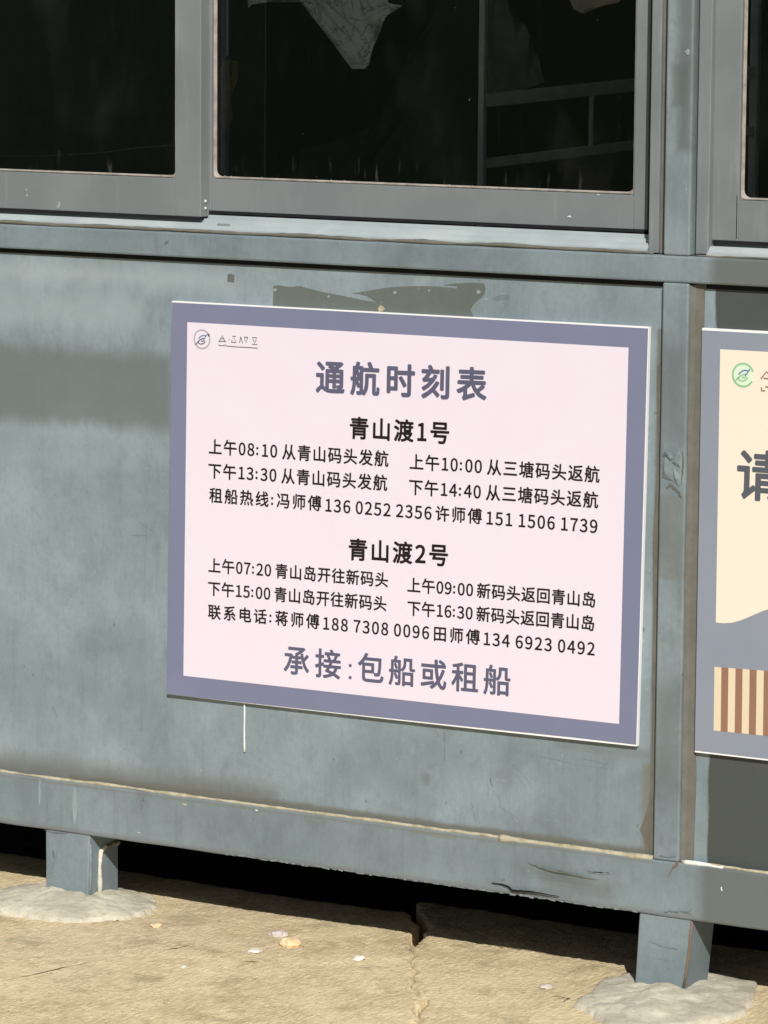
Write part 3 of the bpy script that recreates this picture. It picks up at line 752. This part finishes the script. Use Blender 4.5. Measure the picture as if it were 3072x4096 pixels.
cloth('torn_film', [(-.3412, 1.50), (-.3412, 1.3867), (-.3345, 1.3925), (-.31, 1.3955), (-.2745, 1.397), (-.24, 1.3972), (-.2164, 1.3947), (-.2050, 1.389), (-.1979, 1.3805), (-.1920, 1.372), (-.1873, 1.3629), (-.1833, 1.352), (-.1793, 1.3407),
      (-.1750, 1.328), (-.1687, 1.3165), (-.163, 1.3075), (-.1569, 1.2996), (-.1347, 1.3), (-.1300, 1.3055), (-.1271, 1.3127), (-.1240, 1.3230), (-.1208, 1.335), (-.1130, 1.3510), (-.1068, 1.3639), (-.1015, 1.3720), (-.0966, 1.3795), (-.084, 1.3868),
      (-.0723, 1.3934), (-.0967, 1.3971), (-.0994, 1.50)], .12, M_marble, 'torn grey marbled film hanging to a point behind the middle glass pane', 'film', .006, 45, 2)
cloth('hanging_rag', [(.198, 1.5), (.2013, 1.4127), (.2109, 1.391), (.2296, 1.3857), (.245, 1.392), (.2603, 1.397), (.2847, 1.4021), (.2907, 1.4135), (.295, 1.5)], .12,
      plain('beige_rag', (.55, .44, .34), (.35, .28, .22), 20, .9), 'beige torn scrap hanging at the top of the right glass pane', 'rag', .008, 40, 4)
cloth('grey_curtain', [(-.1400, 1.6), (-.1360, 1.5), (-.1380, 1.2603), (-.1384, 1.2560), (-.10, 1.2580), (-.07, 1.2640), (-.0362, 1.2743), (-.0430, 1.30), (-.0510, 1.318), (-.059, 1.333), (-.0660, 1.349), (-.0763, 1.3653), (-.0860, 1.3700), (-.0968, 1.3768), (-.1020, 1.3880), (-.1074, 1.4004), (-.110, 1.6)],
      .50, M_gauze, 'dim grey curtain tapering upwards behind the metal rack', 'curtain', .012, 18, 6)
cloth('reflection_sheet', [(-.62, .95), (-.6048, 1.1451), (-.5518, 1.1591), (-.4994, 1.1768), (-.4589, 1.1927), (-.4015, 1.2102), (-.376, 1.2355), (-.3677, 1.2602), (-.351, 1.2997), (-.3233, 1.349), (-.3069, 1.3978), (-.300, 1.46), (-.262, 1.46), (-.262, .95)], .70, plain('reflection_grey', (.055, .058, .056), (.035, .038, .038), 8, .95, 0), 'very dim grey sheet added behind the lower right of the middle glass pane, standing in for a reflection', 'sheet', .015, 9, 11)  # added sheet standing in for dim grey gaps between the window reflections
cloth('brown_rag', [(-.3823, 1.3072), (-.3700, 1.3090), (-.3587, 1.3065), (-.3580, 1.29), (-.36, 1.274), (-.3700, 1.2620), (-.378, 1.2504), (-.3720, 1.236), (-.3668, 1.2228), (-.3750, 1.2130), (-.3834, 1.2037), (-.3900, 1.22), (-.3900, 1.29)], .12,
      plain('brown_cloth', (.36, .27, .20), (.20, .15, .12), 25, .9), 'dim brown scrap behind the left edge of the middle glass pane', 'rag', .006, 40, 8)
bm = bmesh.new(); tube_bm(bm, [(-.95, .10, 1.155), (-.80, .10, 1.152), (-.70, .10, 1.155), (-.6398, .10, 1.1595), (-.5821, .10, 1.1648), (-.5249, .10, 1.1735), (-.4655, .10, 1.1783), (-.40, .10, 1.178)], .0012, 6)
tag(bm_obj('cable', bm, M_gauze, None, True), 'thin grey cable sagging behind the left glass pane', 'cable')
bar_strip = box('blind_edge', -.3782, -.3762, .118, .122, 1.3154, 1.6, M_white_metal, None)
tag(bar_strip, 'thin pale upright strip behind the left edge of the middle glass pane', 'strip')

# ------------------------------------------------------------------ signs
DIG = {'0':[[(138,-13,278,-13,416,-13),(505,113,505,369,505,622),(416,745,278,745,138,745),(50,622,50,369,50,113)],[(361,61,278,61,195,61),(138,154,138,369,138,582),(195,673,278,673,361,673),(417,582,417,369,417,154)]],'1':[[(88,25,88,0,222,0),(356,0,489,0,489,25),(489,51,489,76,440,76),(391,76,343,76,343,295),(343,513,343,732,319,732),(296,732,273,732,233,709),(186,692,121,680,121,661),(121,641,121,622,164,622),(208,622,252,622,252,440),(252,258,252,76,197,76),(142,76,88,76,88,51)]],'2':[[(44,18,44,0,197,0),(351,0,504,0,504,26),(504,53,504,79,437,79),(369,79,302,79,265,79),(220,75,182,72,354,235),(469,383,469,530,469,660),(386,745,256,745,163,745),(99,703,40,638,58,621),(75,604,93,586,134,635),(185,671,245,671,336,671),(379,610,379,526,379,400),(274,255,44,54,44,36)]],'3':[[(149,-13,263,-13,393,-13),(498,65,498,196,498,297),(429,361,344,381,344,383),(344,385,344,386,421,413),(473,473,473,562,473,678),(383,745,260,745,176,745),(111,708,56,658,72,639),(89,619,105,600,147,642),(198,671,257,671,334,671),(380,625,380,555,380,476),(330,415,178,415,178,392),(178,369,178,346,348,346),(405,288,405,199,405,115),(345,63,257,63,174,63),(119,103,76,147,60,127),(45,108,29,88,77,35)]],'4':[[(340,67,340,0,368,0),(397,0,425,0,425,67),(425,134,425,202,458,202),(491,202,523,202,523,226),(523,250,523,275,491,275),(458,275,425,275,425,427),(425,580,425,732,392,732),(358,732,325,732,223,575),(122,418,20,262,20,242),(20,222,20,202,126,202),(233,202,340,202,340,134)],[(340,350,340,275,265,275),(190,275,115,275,170,358),(226,441,282,524,303,560),(323,597,341,632,342,632),(343,632,345,632,343,595),(340,535,340,499,340,424)]],'5':[[(147,-13,262,-13,384,-13),(501,78,501,238,501,399),(401,471,281,471,237,471),(204,460,171,442,177,513),(183,584,190,654,282,654),(373,654,465,654,465,680),(465,706,465,732,347,732),(228,732,110,732,102,618),(94,504,86,390,102,380),(119,370,135,360,177,387),(208,402,257,402,349,402),(408,341,408,236,408,129),(340,63,253,63,168,63),(114,102,73,144,58,124),(42,104,27,84,77,35)]],'6':[[(161,-13,301,-13,414,-13),(511,83,511,225,511,378),(431,454,308,454,251,454),(187,421,142,367,146,593),(229,670,331,670,374,670),(418,648,446,614,464,633),(481,651,498,670,457,714),(402,745,327,745,185,745),(56,636,56,350,56,108)],[(154,142,144,294,192,362),(248,386,293,386,381,386),(424,324,424,225,424,125),(370,59,301,59,209,59)]],'7':[[(211,278,198,0,229,0),(261,0,293,0,305,287),(336,457,507,677,507,695),(507,714,507,732,355,732),(202,732,49,732,49,706),(49,680,49,654,167,654),(286,654,404,654,261,454)]],'8':[[(144,-13,280,-13,416,-13),(508,70,508,176,508,277),(449,332,385,369,385,370),(385,372,385,373,428,407),(482,473,482,550,482,663),(406,743,282,743,168,743),(81,668,81,557,81,480),(127,425,180,388,180,387),(180,386,180,384,113,349),(46,280,46,182,46,69)],[(378,441,330,397,243,431),(164,470,164,557,164,628),(213,675,281,675,359,675),(404,618,404,545,404,491)],[(366,55,281,55,193,55),(127,112,127,190,127,260),(169,318,228,356,332,314),(421,278,421,179,421,106)]],'9':[[(155,-13,235,-13,371,-13),(500,101,500,397,500,630),(394,745,254,745,140,745),(44,650,44,507,44,357),(124,278,246,278,307,278),(369,313,414,367,407,140),(326,63,232,63,184,63),(140,84,108,119,91,100),(75,81,58,62,99,19)],[(403,594,413,443,365,373),(310,346,261,346,174,346),(130,409,130,507,130,608),(184,674,255,674,348,674)]]}
_cache = {}
def glyph(ch, bold=0):
    """outline of one character as flat mesh data, em = 1"""
    k = (ch, bold)
    if k in _cache: return _cache[k]
    if ch in DIG:
        c = bpy.data.curves.new('g', 'CURVE'); c.dimensions = '2D'; c.fill_mode = 'BOTH'; c.resolution_u = 4
        for sp in DIG[ch]:
            s = c.splines.new('BEZIER'); s.bezier_points.add(len(sp)-1); s.use_cyclic_u = True
            for b, q in zip(s.bezier_points, sp):
                b.handle_left_type = b.handle_right_type = 'FREE'
                b.handle_left = (q[0]/1000, q[1]/1000, 0); b.co = (q[2]/1000, q[3]/1000, 0); b.handle_right = (q[4]/1000, q[5]/1000, 0)
    else:
        c = bpy.data.curves.new('g', 'FONT'); c.body = ch; c.resolution_u = 3
    o = bpy.data.objects.new('g', c); col.objects.link(o)
    bpy.context.view_layer.update()
    dg = bpy.context.evaluated_depsgraph_get()
    me = bpy.data.meshes.new_from_object(o.evaluated_get(dg))
    V = [tuple(v.co[:2]) for v in me.vertices]; Fc = [tuple(p.vertices) for p in me.polygons]
    bpy.data.objects.remove(o); bpy.data.curves.remove(c); bpy.data.meshes.remove(me)
    _cache[k] = (V, Fc); return _cache[k]
def adv(ch):
    if ch in DIG: return .555
    if ch == ' ': return .15
    if ch == ':': return .30
    return 1.0
def write(parent, s, p, q, h, mat, bold, y, digit_bold=None, name='lettering'):
    """row of characters from p=(x,z) of its left end to q of its right end (both at mid height), h = height of a character"""
    em = h/.93; mid = .385
    b = lambda ch: 0
    nb = 8 if h > .03 else 5
    g0 = glyph(s[0], b(s[0])); g1 = glyph(s[-1], b(s[-1]))
    if s[0] in DIG: mid0 = .366
    l0 = min(v[0] for v in g0[0]); r1 = max(v[0] for v in g1[0])
    W = q[0]-p[0]; tot = sum(adv(c) for c in s[:-1])
    ls = (W-(tot+r1-l0)*em)/max(1, len(s)-1)
    sx, sz = (q[0]-p[0]), (q[1]-p[1]); slope = sz/sx
    x = p[0]-l0*em; V = []; Fc = []
    for ch in s:
        if ch != ' ':
            v, f = glyph(ch); oy = .08 if ch == ':' else 0
            w = digit_bold if ch in DIG and digit_bold is not None else bold
            for k in range(nb):        # printed weight: the outline laid a few times round a small circle
                ang = 2*math.pi*k/nb+.4; n0 = len(V)
                for (a, c_) in v:
                    lz = (c_-mid+oy+w*math.sin(ang))*em; xx = x+(a+w*math.cos(ang))*em
                    V.append((xx+lz*.013, y-.00002*k, p[1]+(xx-p[0])*slope+lz))
                Fc += [tuple(n0+i for i in ff) for ff in f]
        x += adv(ch)*em+ls
    o = mesh(name, V, Fc, mat, parent)
    return o
def poly_plate(name, out, y0, y1, mat, parent):
    n = len(out); v = [(x, y0, z) for x, z in out]+[(x, y1, z) for x, z in out]
    bm = bmesh.new(); vs = [bm.verts.new(p) for p in v]
    bm.faces.new(vs[:n]); bm.faces.new(vs[n:][::-1])
    for i in range(n): bm.faces.new((vs[i], vs[n+i], vs[n+(i+1) % n], vs[(i+1) % n]))
    return bm_obj(name, bm, mat, parent)
def ring(name, cx, cz, r0, r1, y, mat, parent, a0=0, a1=360, n=40):
    V = []; Fc = []
    for i in range(n+1):
        a = math.radians(a0+(a1-a0)*i/n)
        V += [(cx+r0*math.cos(a), y, cz+r0*math.sin(a)), (cx+r1*math.cos(a), y, cz+r1*math.sin(a))]
    for i in range(n): Fc.append((2*i, 2*i+1, 2*i+3, 2*i+2))
    return mesh(name, V, Fc, mat, parent)
def disc(name, cx, cz, r, y, mat, parent, n=32):
    return mesh(name, [(cx+r*math.cos(2*math.pi*i/n), y, cz+r*math.sin(2*math.pi*i/n)) for i in range(n)], [tuple(range(n))], mat, parent)
def strokes(name, L, w, y, mat, parent):
    bm = bmesh.new()
    for p in L:
        n = len(p); top = []
        for i, (x, z) in enumerate(p):
            a = p[max(0, i-1)]; b = p[min(n-1, i+1)]; dx_, dz_ = b[0]-a[0], b[1]-a[1]; l = math.hypot(dx_, dz_) or 1
            top.append((bm.verts.new((x-dz_/l*w/2, y, z+dx_/l*w/2)), bm.verts.new((x+dz_/l*w/2, y, z-dx_/l*w/2))))
        for a, b in zip(top, top[1:]): bm.faces.new((a[0], b[0], b[1], a[1]))
    return bm_obj(name, bm, mat, parent)
def logo(parent, cx, cz, r, y, strong):
    disc('logo', cx, cz, r*.93, y, M_pale if strong else M_pink, parent)
    ring('logo', cx, cz, r*.84, r*1.0, y-.0002, M_green if strong else M_grey1, parent, 20, 400 if not strong else 330)
    S = lambda pts: [(cx+a*r, cz+b*r) for a, b in pts]
    strokes('logo', [S([(-.40, .02), (-.22, .22), (.0, .36), (.30, .40), (.42, .30), (.34, .12), (.16, -.04)]), S([(.42, .30), (.60, .52)])], r*.12, y-.0003, M_blue, parent)
    strokes('logo', [S([(-.78, -.62), (-.5, -.30), (-.2, -.05), (.05, .06), (.22, .10)]), S([(-.42, -.22), (-.36, -.42), (-.10, -.50), (.20, -.40), (.42, -.20)]), S([(-.1, -.15), (.12, -.22), (.28, -.1)])], r*.11, y-.0003, M_green if strong else M_ink2, parent)

YS = -.0080
A1 = tag(empty('timetable_sign', (0, -.008, .352)), 'large pink and purple ferry timetable board with black Chinese lettering', 'sign')
TLc, TRc, BRc, BLc = (-.3930, .9509), (.4052, .9532), (.3971, .3560), (-.4021, .3517)
bx = .0007
def curve_side(a, b, n=8, bow=0.0, axis=1):
    return [(a[0]+(b[0]-a[0])*i/n+(bow*math.sin(math.pi*i/n) if axis == 0 else 0), a[1]+(b[1]-a[1])*i/n+(bow*math.sin(math.pi*i/n) if axis == 1 else 0)) for i in range(n)]
out = curve_side(BLc, BRc, bow=-.0008)+curve_side(BRc, TRc, bow=.0004, axis=0)+curve_side(TRc, TLc)+curve_side(TLc, BLc, axis=0, bow=.0006)
poly_plate('foam_board', out, YS, -.0008, M_core, A1)
out = curve_side((BLc[0]+.0002, BLc[1]+.0002), (BRc[0]-.0008, BRc[1]+.0034), bow=-.0008)+curve_side((BRc[0]-.0010, BRc[1]+.0024), (TRc[0]-.0012, TRc[1]-.0022), axis=0, bow=.0003)+curve_side((TRc[0]-.001, TRc[1]-.0022), (TLc[0]+.0004, TLc[1]-.0020), bow=.0004)+curve_side((TLc[0]+.0004, TLc[1]-.0020), (BLc[0]+.0002, BLc[1]+.0004), axis=0)
poly_plate('printed_border', out, YS-.0004, YS, M_purple, A1)
poly_plate('printed_field', [(-.3716, .3832), (.3686, .3856), (.3742, .9226), (-.3648, .9206)], YS-.0007, YS-.0003, M_pink, A1)
YT = YS-.0009
ROWS = [
 ('通航时刻表', (-.1375, .8523), (.1468, .8572), .0470, M_title, .030, None),
 ('青山渡1号', (-.0793, .7805), (.0863, .7832), .0318, M_ink, .028, .028),
 ('上午08:10 从青山码头发航', (-.3256, .7362), (-.0144, .7386), .0230, M_ink, .022, .021),
 ('上午10:00 从三塘码头返航', (.0221, .7375), (.3316, .7400), .0230, M_ink, .022, .021),
 ('下午13:30 从青山码头发航', (-.3264, .6998), (-.0162, .7030), .0230, M_ink, .022, .021),
 ('下午14:40 从三塘码头返航', (.0212, .7004), (.3299, .7034), .0230, M_ink, .022, .021),
 ('租船热线:冯师傅', (-.3248, .6630), (-.1285, .6645), .0226, M_ink, .022, .021),
 ('136 0252 2356', (-.1208, .6632), (.0587, .6646), .0232, M_ink, .022, .020),
 ('许师傅', (.0659, .6650), (.1422, .6660), .0226, M_ink, .022, .021),
 ('151 1506 1739', (.1505, .6650), (.3293, .6662), .0232, M_ink, .022, .020),
 ('青山渡2号', (-.0801, .6008), (.0862, .6046), .0318, M_ink, .028, .028),
 ('上午07:20 青山岛开往新码头', (-.3262, .5565), (-.0137, .5600), .0220, M_ink, .022, .021),
 ('上午09:00 新码头返回青山岛', (.0199, .5563), (.3275, .5604), .0220, M_ink, .022, .021),
 ('下午15:00 青山岛开往新码头', (-.3268, .5213), (-.0161, .5246), .0220, M_ink, .022, .021),
 ('下午16:30 新码头返回青山岛', (.0202, .5220), (.3264, .5265), .0220, M_ink, .022, .021),
 ('联系电话:蒋师傅', (-.3267, .4858), (-.1310, .4876), .0222, M_ink, .022, .021),
 ('188 7308 0096', (-.1236, .4866), (.0564, .4884), .0228, M_ink, .022, .020),
 ('田师傅', (.0652, .4884), (.1410, .4892), .0222, M_ink, .022, .021),
 ('134 6923 0492', (.1481, .4886), (.3279, .4900), .0228, M_ink, .022, .020),
 ('承接', (-.1917, .4255), (-.0937, .4265), .0430, M_title, .019, None),
 (':', (-.0800, .4190), (-.0740, .4190), .0400, M_title, .010, None),
 ('包船或租船', (-.0631, .4265), (.1917, .4295), .0430, M_title, .019, None),
]
for s, p, q, h, m, b, db in ROWS:
    if len(s) == 1:
        for dz in (-.0040, .0140): disc('lettering', (p[0]+q[0])/2, p[1]+dz-.006, .0026, YT, m, A1, 14)
    else: write(A1, s, p, q, h, m, b, YT, db)
logo(A1, -.3385, .8963, .0150, YS-.0008, False)
# the small faded words beside the emblem
def sk(pts, ox, oz, k): return [(ox+a*k, oz+b*k) for a, b in pts]
ox, oz = -.3085, .8940
L = [[(0, 0), (.006, .0098), (.0118, .0)], [(.0, .0008), (.0118, .0014)], [(.003, .005), (.009, .005)],
     [(.0175, .0035), (.0185, .0052)], [(.022, .0018), (.0240, .0035)], [(.0235, .0095), (.030, .0098)], [(.026, .0058), (.0278, .0070)], [(.022, .0005), (.031, .0005), (.0285, .0045)],
     [(.0365, .0), (.0385, .0095)], [(.0385, .0095), (.0420, .0)], [(.0450, .0092), (.0478, .0006), (.0510, .0092)], [(.0448, .0094), (.0512, .0094)],
     [(.0585, .0092), (.0675, .0094)], [(.0595, .0068), (.0630, .0020), (.0660, .0068)], [(.0585, -.0006), (.0680, -.0002)],
     [(0, -.0035), (.0005, -.0055), (.0100, -.0052), (.012, -.0035), (.0135, -.0055), (.0300, -.0060), (.0500, -.0058), (.0685, -.0060)]]
strokes('lettering', [[(ox+a, oz+b+.003*a) for a, b in p] for p in L], .0013, YT, M_ink2, A1)

# second board, cut by the right edge of the photograph
A2 = tag(empty('notice_sign', (.9, -.008, .36)), 'cream and slate notice board beside the timetable, cut off by the right edge', 'sign')
poly_plate('foam_board', [(.4892, .3575), (1.29, .3590), (1.29, .9590), (.4888, .9560)], YS, -.0008, M_core, A2)
poly_plate('printed_border', [(.4894, .3600), (1.289, .3605), (1.289, .9560), (.4892, .9530)], YS-.0004, YS, M_slate2, A2)
wave = [(.5185+k*.0123, .5452+.0145*(1-math.cos(k*.30))/1.0*(.9 if k < 11 else .9)) for k in range(0, 61)]
wave = [(x, .5450+(.5*(1-math.cos((x-.528)*34)))*.030 if x > .528 else .5452) for x, z in wave]
poly_plate('printed_field', wave+[(1.256, .9310), (.5172, .9281)], YS-.0007, YS-.0003, M_cream, A2)
for k in range(66):
    x0 = .5176+k*.01085; zt = .4822+.0003*k; zb = .3918+.0001*k
    if x0 > 1.25: break
    poly_plate('printed_stripe', [(x0+.0006, zb), (x0+.01085+.0006, zb), (x0+.01085, zt), (x0, zt)], YS-.0007, YS-.0003, M_sand if k % 2 == 0 else M_brown, A2)
logo(A2, .5531, .8943, .0172, YS-.0008, True)
strokes('lettering', [[(.5800, .8905), (.5885, .9010), (.5975, .8905)], [(.5840, .8915), (.5935, .8915)], [(.5815, .8790), (.5810, .8740), (.5870, .8745)], [(.5870, .8800), (.5985, .8790)]], .0022, YT, M_brown, A2)
write(A2, '请', (.5481, .7565), (.6170, .7570), .0690, M_ink2, .024, YT)

# both boards lie flat on the sheet metal
A1.location += Vector((-.0076, .0132, -.0021)); A1.scale = (1.0026, 1, 1.0026)
A2.location += Vector((-.0062, .0132, -.0021)); A2.scale = (1.0026, 1, 1.0026)
